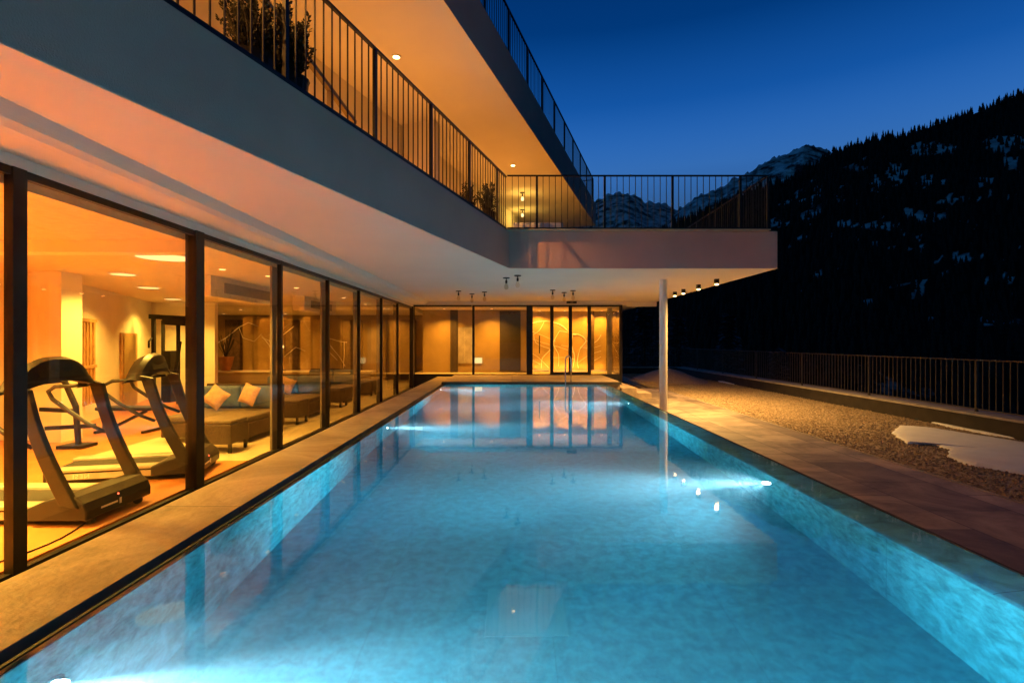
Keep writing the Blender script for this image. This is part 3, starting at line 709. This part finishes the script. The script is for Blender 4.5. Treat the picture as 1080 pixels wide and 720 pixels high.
# ------------------------------------------------------------------ gym
def treadmill():
    rt = empty('treadmill', (0,0,0), '', 'treadmill', 'treadmills by the window')
    MB().box(-1.75, -.32, -.44, .44, .05, .17).build('deck', 'tm_dark', rt, bevel=.01)
    MB().box(-1.70, -.36, -.27, .27, .172, .186).build('belt', 'belt', rt)
    for s in (-1, 1):
        r_ = MB().box(-1.74, -.34, s*.28, s*.47, .171, .22).build('side_rail', 'tm_light', rt, bevel=.012)
        MB().box(-1.70, -.40, s*.442, s*.455, .07, .15).build('trim', 'tm_light', r_)
    prof = [(-.46, .20), (-.30, .27), (-.06, .34), (.06, .32), (.14, .25), (.17, .17), (.17, .07), (-.46, .07)]
    b = MB(); n = len(prof); b.add([(x, -.50, z) for x, z in prof]+[(x, .50, z) for x, z in prof], [tuple(range(n)), tuple(range(2*n-1, n-1, -1))]+[((i+1)%n, i, n+i, n+(i+1)%n) for i in range(n)])
    mc = b.build('motor_cover', 'tm_grey', rt, bevel=.018)
    MB().box(.171, .174, -.30, -.06, .145, .165).xform(Matrix.Rotation(R(0), 4, 'X')).build('mark', 'letters', mc)
    MB().box(.171, .174, -.03, .0, .12, .185).build('mark', 'letters', mc)
    MB().lathe([(.012, 0), (.010, .008)], (0,0,0), 10).xform(Matrix.Translation((.145, -.02, .225)) @ Matrix.Rotation(R(60), 4, 'Y')).build('led', 'led_red', mc)
    for s in (-1, 1):
        b = MB(); N = 12; y0, y1 = s*.46, s*.53
        vs = []
        for k in range(N+1):
            t = k/N; x = .0-.50*t-.05*math.sin(t*math.pi); z = .22+1.24*t; w = .10-.035*t+.03*max(0, t-.75)*4*.6
            dx = .35*0; vs += [(x-w, y0, z+.02), (x+w, y0, z-.02), (x+w, y1, z-.02), (x-w, y1, z+.02)]
        fs = [(0,1,2,3), tuple(4*N+i for i in (3,2,1,0))]
        for k in range(N):
            for i in range(4): fs.append((4*k+i, 4*(k+1)+i, 4*(k+1)+(i+1)%4, 4*k+(i+1)%4))
        b.add(vs, fs).build('upright', 'tm_grey', rt, bevel=.012)
        pts = [(-.40, s*.50, .84), (-.58, s*.50, .92), (-.82, s*.49, 1.08), (-1.02, s*.47, 1.24), (-1.05, s*.44, 1.34), (-.95, s*.42, 1.40), (-.74, s*.42, 1.41), (-.58, s*.44, 1.42)]
        MB().tube(pts, [.022,.024,.026,.026,.025,.024,.024,.02], 8).build('handrail', 'tm_grey', rt, smooth=True)
        MB().lathe([(.045, -.025), (.045, .025)], (0,0,0), 16).xform(Matrix.Translation((.10, s*.36, .045)) @ Matrix.Rotation(R(90), 4, 'X')).build('wheel', 'rubber', rt)
    # console: arched hood joining the uprights
    N = 22; vs = []; fs = []
    for k in range(N+1):
        y = -.55+1.10*k/N; u = abs(y)/.55; zt = 1.78-.34*u**2.8; zb = 1.40+.10*(1-u**2)
        xt = -.60+.06*(1-u*u); xb = -.50
        vs += [(xb, y, zb), (xt+.02, y, zt-.03), (xt-.05, y, zt), (xt-.16, y, zt-.05), (xb-.20, y, zb+.02)]
    for k in range(N):
        for i in range(5): fs.append((5*k+i, 5*k+(i+1)%5, 5*(k+1)+(i+1)%5, 5*(k+1)+i))
    fs += [tuple(range(4,-1,-1)), tuple(5*N+i for i in range(5))]
    cs = MB().add(vs, fs).build('console', 'tm_grey', rt, bevel=.01)
    for p in cs.data.polygons: p.use_smooth = True
    MB().add([(-.49, -.30, 1.55), (-.49, .30, 1.55), (-.525, .27, 1.66), (-.525, -.27, 1.66)], [(0,1,2,3)]).build('vent_panel', 'tm_dark', cs)
    MB().add([(-.735, -.24, 1.46), (-.735, .24, 1.46), (-.765, .22, 1.66), (-.765, -.22, 1.66)], [(0,3,2,1)]).build('screen', 'tm_dark', cs)
    return rt
t1 = treadmill(); t1.location = (-4.62, 6.05, ZF)
t1['label'] = 'grey treadmill nearest the viewer, fully seen behind the large gym window'
t2 = copy_tree(t1); t2.location = (-4.74, 8.02, ZF); t2.rotation_euler.z = R(15); t2['label'] = 'grey treadmill half hidden behind the wide window post'
# lettering along the side of the farther treadmill deck, mirrored as in the photo
cu = bpy.data.curves.new('lettering', 'FONT'); cu.body = 'VISI'; cu.size = .075; cu.extrude = .001
for body, x in (('VISI', -.62), ('NESI', -1.2)):
    c_ = bpy.data.curves.new('lettering', 'FONT'); c_.body = body; c_.size = .085; c_.extrude = .002; c_.space_character = 1.25
    tmp = bpy.data.objects.new('tmp', c_); col.objects.link(tmp); bpy.context.view_layer.update()
    me = bpy.data.meshes.new_from_object(tmp.evaluated_get(bpy.context.evaluated_depsgraph_get())); bpy.data.objects.remove(tmp)
    me.materials.append(M['letters']); lo = bpy.data.objects.new('lettering', me); col.objects.link(lo)
    lo.parent = t2; lo.location = (x, -.459, .08); lo.rotation_euler = (R(90), 0, 0); lo.scale = (-1, 1, 1)
# power cable on the floor
tag(MB().tube([(-4.55+.1*math.sin(k*.5), 4.6+k*.16, ZF+.008) for k in range(12)], .008, 6).build('power_cable', 'rubber'), 'thin dark cable on the gym floor in front of the nearest treadmill', 'cable')
# cable machine at the back
cm = empty('cable_machine', (-10.9, 17.3, ZF), 'tall dark cable exercise machine at the back of the gym', 'gym machine')
def gp(px, y, z): return Vector(((px-540)/F*y, y, z))
MB().bar(gp(162, 16.6, ZF), gp(162, 16.6, 2.25), .09, .09).build('upright', 'tm_dark', cm)
MB().bar(gp(188, 16.6, ZF), gp(188, 16.6, 2.2), .08, .08).build('upright', 'tm_dark', cm)
MB().bar(gp(172, 17.6, ZF), gp(172, 17.6, 2.2), .08, .08).build('upright', 'tm_dark', cm)
MB().bar(gp(158, 16.6, 2.28), gp(197, 16.6, 2.22), .12, .14).build('top_beam', 'tm_dark', cm)
MB().bar(gp(172, 16.4, 2.12), gp(195, 16.4, 2.08), .10, .20).build('pulley_bar', 'tm_grey', cm)
MB().box(gp(176, 17.2, 0).x, gp(184, 17.2, 0).x, 17.0, 17.4, ZF, 1.2).build('weight_stack', 'tm_grey', cm)
MB().tube([gp(190, 16.3, 1.5), gp(187, 16.2, .9), gp(184, 16.2, .5)], .05, 8).build('lever', 'tm_dark', cm)
MB().tube([gp(160, 16.5, 1.6), gp(157, 16.3, 1.5), gp(157, 16.3, 1.3)], .03, 8).build('hook', 'tm_dark', cm)
# wall bars
wb = empty('wall_bars', on_wall(87, ZF), 'wooden frame of upright bars fixed to the slanted gym wall', 'wall bars')
for px in (79, 82.5, 86, 89.5, 93.5):
    p = on_wall(px, 0, .10); MB().bar((p.x, p.y, .0), (p.x, p.y, 2.0), .05, .05).build('upright', 'door_wood', wb)
for z in (.9, 2.0):
    a, b2 = on_wall(78, z, .12), on_wall(95, z, .12); MB().bar(a, b2, .05, .07).build('crossbar', 'door_wood', wb)
a, b2 = on_wall(94.5, 0, .06), on_wall(95.8, 0, .06)
# bench trainer behind the treadmills
bt = empty('weight_bench', (-8.3, 11.5, ZF), 'low padded weight bench with dark frame behind the treadmills', 'bench')
MB().box(-8.9, -7.7, 11.3, 11.65, .02, .10).build('pad', 'tm_dark', bt, bevel=.03)
MB().bar((-8.7, 11.47, ZF+.05), (-7.9, 11.47, .0), .06, .06).build('strut', 'tm_grey', bt)
MB().bar((-8.8, 11.2, ZF+.03), (-8.8, 11.75, ZF+.03), .06, .06).build('foot', 'tm_grey', bt)
MB().bar((-7.8, 11.2, ZF+.03), (-7.8, 11.75, ZF+.03), .06, .06).build('foot', 'tm_grey', bt)
MB().bar((-8.8, 11.47, ZF+.061), (-8.8, 11.47, .02), .06, .06).build('post', 'tm_grey', bt)
# step frame seen between the uprights
sf = empty('step_trainer', (-8.4, 9.8, ZF), 'small dark exercise frame seen between the uprights of the nearest treadmill', 'gym machine')
MB().tube([(-8.0, 9.8, ZF+.03), (-8.05, 9.8, .3), (-8.25, 9.8, .75), (-8.6, 9.8, .95)], .05, 8).build('mast', 'tm_grey', sf)
MB().bar((-8.7, 9.8, .25), (-8.1, 9.8, .22), .07, .07).build('arm', 'tm_dark', sf)
MB().bar((-8.6, 9.8, -.10), (-7.7, 9.8, -.05), .07, .07).build('arm', 'tm_dark', sf)
MB().box(-8.25, -7.8, 9.6, 10.0, ZF, ZF+.06).build('base', 'tm_dark', sf)

# ------------------------------------------------------------------ lounge
def sofa():
    rt = empty('lounge_sofa', (0,0,0), '', 'sofa', 'deep sofas in the lounge')
    MB().box(-1.7, 0, 0, 1.6, .10, .38).build('base', 'wicker', rt, bevel=.015)
    MB().box(-1.7, -.02, .02, 1.38, .382, .50).build('seat_cushion', 'seat_fabric', rt, bevel=.04, seg=3)
    for k in range(2):
        MB().box(-1.69+k*.84, -1.69+k*.84+.82, 1.30, 1.52, .503, .98).build('back_cushion', 'blue_fabric', rt, bevel=.06, seg=3)
    MB().box(-1.7, 0, 1.53, 1.60, .382, 1.02).build('backrest', 'wicker', rt, bevel=.01)
    for x in (-1.6, -.1):
        for y in (.1, 1.5): MB().box(x-.03, x+.03, y-.03, y+.03, 0, .099).build('leg', 'tm_dark', rt)
    return rt
s0 = sofa()
for i, (y, l) in enumerate(((10.2, 'sofa with blue back cushions nearest to the gym'), (13.5, 'second sofa from the gym, partly behind the window frame'), (16.8, 'far third sofa toward the end of the lounge'))):
    s = s0 if i == 0 else copy_tree(s0); s.location = (-5.05-.1*i, y, ZF); s['label'] = l
def ottoman():
    rt = empty('ottoman', (0,0,0), '', 'ottoman', 'wicker ottomans by the window')
    MB().box(-.8, 0, 0, .62, .16, .50).build('body', 'wicker', rt, bevel=.015)
    MB().box(-.79, -.01, .01, .61, .502, .57).build('pad', 'seat_fabric', rt, bevel=.025)
    for x in (-.76, -.04):
        for y in (.04, .58): MB().box(x-.025, x+.025, y-.025, y+.025, 0, .159).build('leg', 'tm_dark', rt)
    return rt
o0 = ottoman()
for i, (x, y, l) in enumerate(((-4.88, 9.22, 'wicker ottoman right beside the wide window post'), (-5.0, 12.42, 'wicker ottoman between the first and second sofa'), (-5.05, 15.7, 'wicker ottoman between the second and third sofa'), (-5.0, 19.0, 'farthest wicker ottoman near the end of the glass'))):
    s = o0 if i == 0 else copy_tree(o0); s.location = (x, y, ZF); s['label'] = l
def cushion(loc, rz, rx, label, rr=45):
    N = 10; vs = []; fs = []
    for side in (1, -1):
        for j in range(N+1):
            for i in range(N+1):
                u, v = i/N*2-1, j/N*2-1; e = (1-u**4)*(1-v**4); pin = 1-.08*(1-abs(u*v))
                vs.append((u*.21*pin, side*.085*e**.6, v*.21*pin))
    K = (N+1)*(N+1)
    for sd in (0, 1):
        for j in range(N):
            for i in range(N):
                a = sd*K+j*(N+1)+i; q = (a, a+1, a+N+2, a+N+1); fs.append(q if sd else q[::-1])
    m = Matrix.Rotation(rz, 4, 'Z') @ Matrix.Rotation(rx, 4, 'X') @ Matrix.Rotation(R(rr), 4, 'Y')
    o = MB().add(vs, fs).xform(m).build('cushion', 'cushion', smooth=True); o.location = loc
    return tag(o, label, 'cushion', 'orange cushions on the sofas')
cushion((-6.22, 11.15, .33), R(10), R(-20), 'orange cushion standing on its corner at the left of the nearest sofa', 35)
cushion((-5.55, 11.22, .38), R(-15), R(-18), 'orange cushion leaning on the blue back near the window end of the nearest sofa', 15)
cushion((-6.2, 14.6, .30), R(5), R(-18), 'orange cushion on the second sofa', 20)
# plant pots on the counter
pp = empty('plant_pot', (-10.7, 19.85, .41), 'orange tapered plant pot with drooping stems on the counter', 'plant pot')
MB().lathe([(.16, .412), (.28, .92), (.30, .93), (.26, .931)], (-10.7, 19.85, 0), 20).build('pot', 'terracotta', pp)
b = MB(); rnd = random.Random(5)
for k in range(16):
    a = rnd.random()*6.28; r_ = rnd.uniform(.3, .7); h = rnd.uniform(.5, 1.1)
    b.tube([(-10.7, 19.85, .9), (-10.7+r_*.5*math.cos(a), 19.85+r_*.5*math.sin(a), .9+h), (-10.7+r_*math.cos(a), 19.85+r_*math.sin(a), .9+h*.7)], [.012, .009, .004], 5)
b.build('stem', 'leaf', pp)
tl = empty('table_lamp', (-8.6, 19.85, .41), 'slim dark table lamp with a small bright head on the counter', 'lamp')
MB().lathe([(.16, .412), (.14, .44), (.03, .46), (.03, 1.25)], (-8.6, 19.85, 0), 14).build('stand', 'tm_dark', tl)
MB().lathe([(.05, 1.26), (.07, 1.30), (.04, 1.36)], (-8.6, 19.85, 0), 14).build('bulb', 'lamp_spot', tl)

# ------------------------------------------------------------------ hill, mountains, trees
def profile(pts, x):
    if x <= pts[0][0]: return pts[0][1]
    for (x0, y0), (x1, y1) in zip(pts, pts[1:]):
        if x <= x1: return y0+(y1-y0)*(x-x0)/(x1-x0)
    return pts[-1][1]
hill_r = [(560, 300), (640, 285), (690, 252), (722, 232), (760, 216), (790, 203), (830, 192), (870, 168), (888, 160), (918, 149), (955, 143), (993, 130), (1030, 119), (1080, 99), (1200, 60), (1400, 20), (1700, 60), (2200, 200)]
def hill_pt(px, t):                                       # t 0 = foot, 1 = ridge
    Yr = 620+60*math.sin(px*.006); a = (px-540)/F
    zr = CZ+(360-profile(hill_r, px))/F*Yr
    Y = 150+(Yr-150)*t; z = -56+(zr+56)*(t**1.15)
    z += 7*noise.noise(Vector((a*Y*.012, Y*.012, 4)))*math.sin(math.pi*min(1, t))
    return Vector((a*Y, Y, z))
vs = []; fs = []; nx, ny = 420, 90
for j in range(ny+1):
    for i in range(nx+1):
        p = hill_pt(560+1640*i/nx, j/ny); p.z -= 3.*(j == ny)*abs(noise.noise(Vector((i*.3, 0, 1)))); vs.append(p)
for i in range(nx+1):
    p = hill_pt(560+1640*i/nx, 1); vs.append(p+Vector((p.x*.4, 300, -190)))
for j in range(ny+1):
    for i in range(nx):
        a = j*(nx+1)+i; fs.append((a, a+1, a+nx+2, a+nx+1))
# snowy clearings seen between the firs (px, py, half width, half height)
clr = [(985,158,32,7),(1058,152,24,10),(1065,172,8,8),(903,178,14,5),(945,180,10,10),(925,195,6,9),(978,190,7,6),(862,215,8,10),(885,210,7,4),(820,235,12,5),(852,228,9,7),(978,228,18,5),(925,238,24,4),(958,222,6,8),(1030,232,20,4),
       (968,305,8,10),(950,300,14,4),(1015,272,12,5),(1043,337,9,4),(985,334,6,3),(1000,212,12,4),(890,235,8,4),(1062,293,8,4),(845,205,7,5),(915,318,8,4),(800,245,10,4),(1040,190,12,4)]
rq = random.Random(31)
for _ in range(95): clr.append((rq.uniform(800, 1120), rq.triangular(160, 330, 200), rq.uniform(2, 6), rq.uniform(1, 3.5)))
clr = [c for c in clr if c[1] > profile(hill_r, c[0])+14]
def in_clear(p):
    px = 540+p.x/p.y*F; py = 360-(p.z-CZ)/p.y*F
    for cx_, cy_, w, h in clr:
        if ((px-cx_)/(w*1.0))**2+((py-cy_)/(h*1.1))**2 < 1+.8*noise.noise(Vector((px*.15, py*.15, 0))): return True
    return False
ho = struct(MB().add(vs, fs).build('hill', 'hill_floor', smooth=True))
at = ho.data.attributes.new('clearing', 'FLOAT', 'POINT')
for i, p in enumerate(vs):
    at.data[i].value = 1. if (p.y > 10 and i < (nx+1)*(ny+1) and in_clear(p)) else 0.
m = M['hill_floor']; n, l = m.node_tree.nodes, m.node_tree.links
aa = n.new('ShaderNodeAttribute'); aa.attribute_name = 'clearing'
rp = [q for q in n if q.type == 'VALTORGB'][0]; src = rp.inputs['Fac'].links[0].from_socket
ml = n.new('ShaderNodeMath'); ml.operation = 'MULTIPLY_ADD'; ml.inputs[1].default_value = .28; l.new(aa.outputs['Fac'], ml.inputs[0]); l.new(src, ml.inputs[2])
l.new(ml.outputs[0], rp.inputs['Fac']); rp.color_ramp.elements[0].position = .74; rp.color_ramp.elements[1].position = .90
vs = []; fs = []; rnd = random.Random(11)
def conifer(p, h, n=6):
    r = h*rnd.uniform(.16, .24); 
    for lv in range(4):
        z0 = p.z+h*(.06+.22*lv); z1 = p.z+h*min(1., .42+.22*lv); rr = r*(1-.22*lv); o = len(vs); ph = rnd.random()
        for k in range(n):
            a = 6.283*k/n+ph; q = rr*rnd.uniform(.7, 1.2); vs.append((p.x+q*math.cos(a), p.y+q*math.sin(a), z0-rnd.random()*h*.05))
        vs.append((p.x, p.y, z1)); fs.extend((o+k, o+(k+1)%n, o+n) for k in range(n))
cnt = 0
while cnt < 7000:
    px = rnd.uniform(640, 1300); t = rnd.random()**.75
    p = hill_pt(px, t)
    if in_clear(p) and rnd.random() > .62: continue
    conifer(p-Vector((0,0,1)), rnd.uniform(7, 12)*(.8+.2*t), 5); cnt += 1
for k in range(420):
    px = rnd.uniform(700, 1250); p = hill_pt(px, rnd.uniform(.975, 1.)); conifer(p-Vector((0,0,1)), rnd.uniform(5, 13)*rnd.choice((1,1,.7)), 6)
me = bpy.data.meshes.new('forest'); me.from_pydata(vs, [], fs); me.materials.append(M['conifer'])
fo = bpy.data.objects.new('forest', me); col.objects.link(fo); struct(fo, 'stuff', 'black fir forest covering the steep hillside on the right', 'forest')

def mountain(name, prof, Yr, depth, x0, x1, rough, seed):
    vs = []; fs = []; nx, ny = 320, 70
    for j in range(ny+1):
        for i in range(nx+1):
            px = x0+(x1-x0)*i/nx; a = (px-540)/F; t = j/ny
            zr = CZ+(360-profile(prof, px))/F*Yr
            Y = Yr-depth*(1-t); z = -120+(zr+120)*(t**1.05)
            X = a*Y
            amp = rough*(math.sin(math.pi*t)**.6 if t < 1 else .0)
            z += amp*1.9*(noise.ridged_multi_fractal(Vector((X*.0030, Y*.0022, seed)), 1., 2.1, 7, 1., 2.)*.5-.55)
            if t == 1: z += rough*.30*noise.fractal(Vector((X*.03, 0, seed)), 1., 2., 4)
            vs.append((X, Y, z))
    for i in range(nx+1):
        x, y, z = vs[ny*(nx+1)+i]; vs.append((x*1.2, y+depth*.8, z-900))
    for j in range(ny+1):
        for i in range(nx):
            q = j*(nx+1)+i; fs.append((q, q+1, q+nx+2, q+nx+1))
    return struct(MB().add(vs, fs).build(name, 'mountain_rock', smooth=True))
mountain('mountain', [(300, 300), (560, 262), (600, 236), (629, 212), (640, 206), (651, 203), (664, 204.5), (673, 208), (682, 213.5), (690, 213), (700, 214.5), (713, 221), (724, 228), (770, 250), (900, 280)], 3400, 1800, 300, 900, 70, 3)
mountain('mountain', [(640, 300), (700, 236), (722, 217), (735, 207), (745, 203), (758, 200), (771, 190), (791, 182), (800, 175), (813, 168), (826, 163.5), (838, 159), (847, 153), (856, 153.5), (866, 156), (873, 158), (900, 178), (960, 215), (1050, 260)], 2600, 1500, 640, 1050, 75, 8)

# trees just beyond the fence
def fir_tree(x, y, z, h, label, seed, mt='leaf'):
    r_ = random.Random(seed); rt = empty('fir_tree', (x, y, z), label, 'tree', 'trees beyond the fence')
    MB().tube([(x, y, z), (x, y, z+h*.95)], [h*.02, h*.003], 8).build('trunk', 'bark', rt)
    lf = MB(); n = int(h*120)
    for i in range(n):
        t = r_.random()**.8; zz = z+h*(.08+.92*t); R_ = h*.22*(1-t)+.08; a = r_.random()*6.28; rr = R_*r_.uniform(.25, 1.)
        c = Vector((x+rr*math.cos(a), y+rr*math.sin(a), zz-.25*rr)); d = Vector((math.cos(a), math.sin(a), r_.uniform(-.5, .1))).normalized()
        s = r_.uniform(.25, .55); sd = Vector((-d.y, d.x, r_.uniform(-.3,.3)))*s*.28
        lf.add([c, c+d*s*.6+sd, c+d*s, c+d*s*.6-sd], [(0,1,2,3)])
    lf.build('crown', mt, rt)
fir_tree(9.2, 37, -3, 7.5, 'dark fir beyond the cross fence just right of the end room', 21)
fir_tree(12.5, 40, -5.5, 9, 'dark fir behind the white column', 22)
fir_tree(15.5, 38, -5, 8.5, 'dark fir beyond the corner of the fences', 23)
fir_tree(20, 40, -8, 9, 'dark fir standing lower on the slope right of the corner', 24)

# ------------------------------------------------------------------ sky, light, camera
SUN_EL, SUN_ROT = -3.5, 205
w = bpy.data.worlds.new('World'); scn.world = w; w.use_nodes = True
n, l = w.node_tree.nodes, w.node_tree.links
bg = n['Background']
sk = n.new('ShaderNodeTexSky'); sk.sky_type = 'NISHITA'; sk.sun_disc = False
sk.sun_elevation = R(SUN_EL); sk.sun_rotation = R(SUN_ROT); sk.air_density = 1.; sk.dust_density = .2; sk.ozone_density = 3.
mx = n.new('ShaderNodeMix'); mx.data_type = 'RGBA'; mx.blend_type = 'MULTIPLY'; mx.inputs[0].default_value = 1
tcw = n.new('ShaderNodeTexCoord'); sx = n.new('ShaderNodeSeparateXYZ'); l.new(tcw.outputs['Generated'], sx.inputs[0])
rw = n.new('ShaderNodeValToRGB'); l.new(sx.outputs['Z'], rw.inputs['Fac']); l.new(rw.outputs['Color'], mx.inputs[7])
cr = rw.color_ramp; cr.elements[0].position = 0.; cr.elements[0].color = (.18*4, .60*4, .46*4, 1)
for p_, c_ in ((.30, (.075, .47, .47)), (.40, (.016, .23, .28)), (.50, (.001, .098, .135)), (.75, (.001, .020, .035))):
    e = cr.elements.new(p_) if p_ else cr.elements[0]; e.color = (*[v*4/4*1 for v in c_], 1)
cr.elements[0].color = (.05, .40, .62, 1)
cr.elements[-1].position = 1.; cr.elements[-1].color = (.001, .013, .022, 1)
l.new(sk.outputs[0], mx.inputs[6])
# the afterglow lies beyond the mountains: the opposite half of the sky is already dark
my = n.new('ShaderNodeMapRange'); my.interpolation_type = 'SMOOTHSTEP'; l.new(sx.outputs['Y'], my.inputs[0])
for i_, v_ in ((1, -.25), (2, .65), (3, .12), (4, 1.)): my.inputs[i_].default_value = v_
m2 = n.new('ShaderNodeMix'); m2.data_type = 'RGBA'; m2.blend_type = 'MULTIPLY'; m2.inputs[0].default_value = 1
l.new(mx.outputs[2], m2.inputs[6]); l.new(my.outputs[0], m2.inputs[7]); l.new(m2.outputs[2], bg.inputs['Color']); bg.inputs['Strength'].default_value = 40.

cam = bpy.data.cameras.new('camera'); co = bpy.data.objects.new('camera', cam); col.objects.link(co)
co.location = (0, 0, CZ); co.rotation_euler = (R(90), 0, 0)
cam.sensor_width = 36; cam.lens = F/1080*36; cam.clip_start = .05; cam.clip_end = 20000
scn.camera = co
scn.view_settings.view_transform = 'Standard'; scn.view_settings.look = 'None'; scn.view_settings.exposure = 0; scn.view_settings.gamma = 1
scn.view_settings.use_curve_mapping = False
cy_ = scn.cycles
cy_.use_denoising = True; cy_.denoiser = 'OPENIMAGEDENOISE'
cy_.max_bounces = 9; cy_.diffuse_bounces = 4; cy_.glossy_bounces = 4; cy_.transmission_bounces = 6; cy_.transparent_max_bounces = 12; cy_.volume_bounces = 1
cy_.sample_clamp_indirect = 40.; cy_.sample_clamp_direct = 0; cy_.use_light_tree = True; cy_.blur_glossy = .5
cy_.use_adaptive_sampling = False
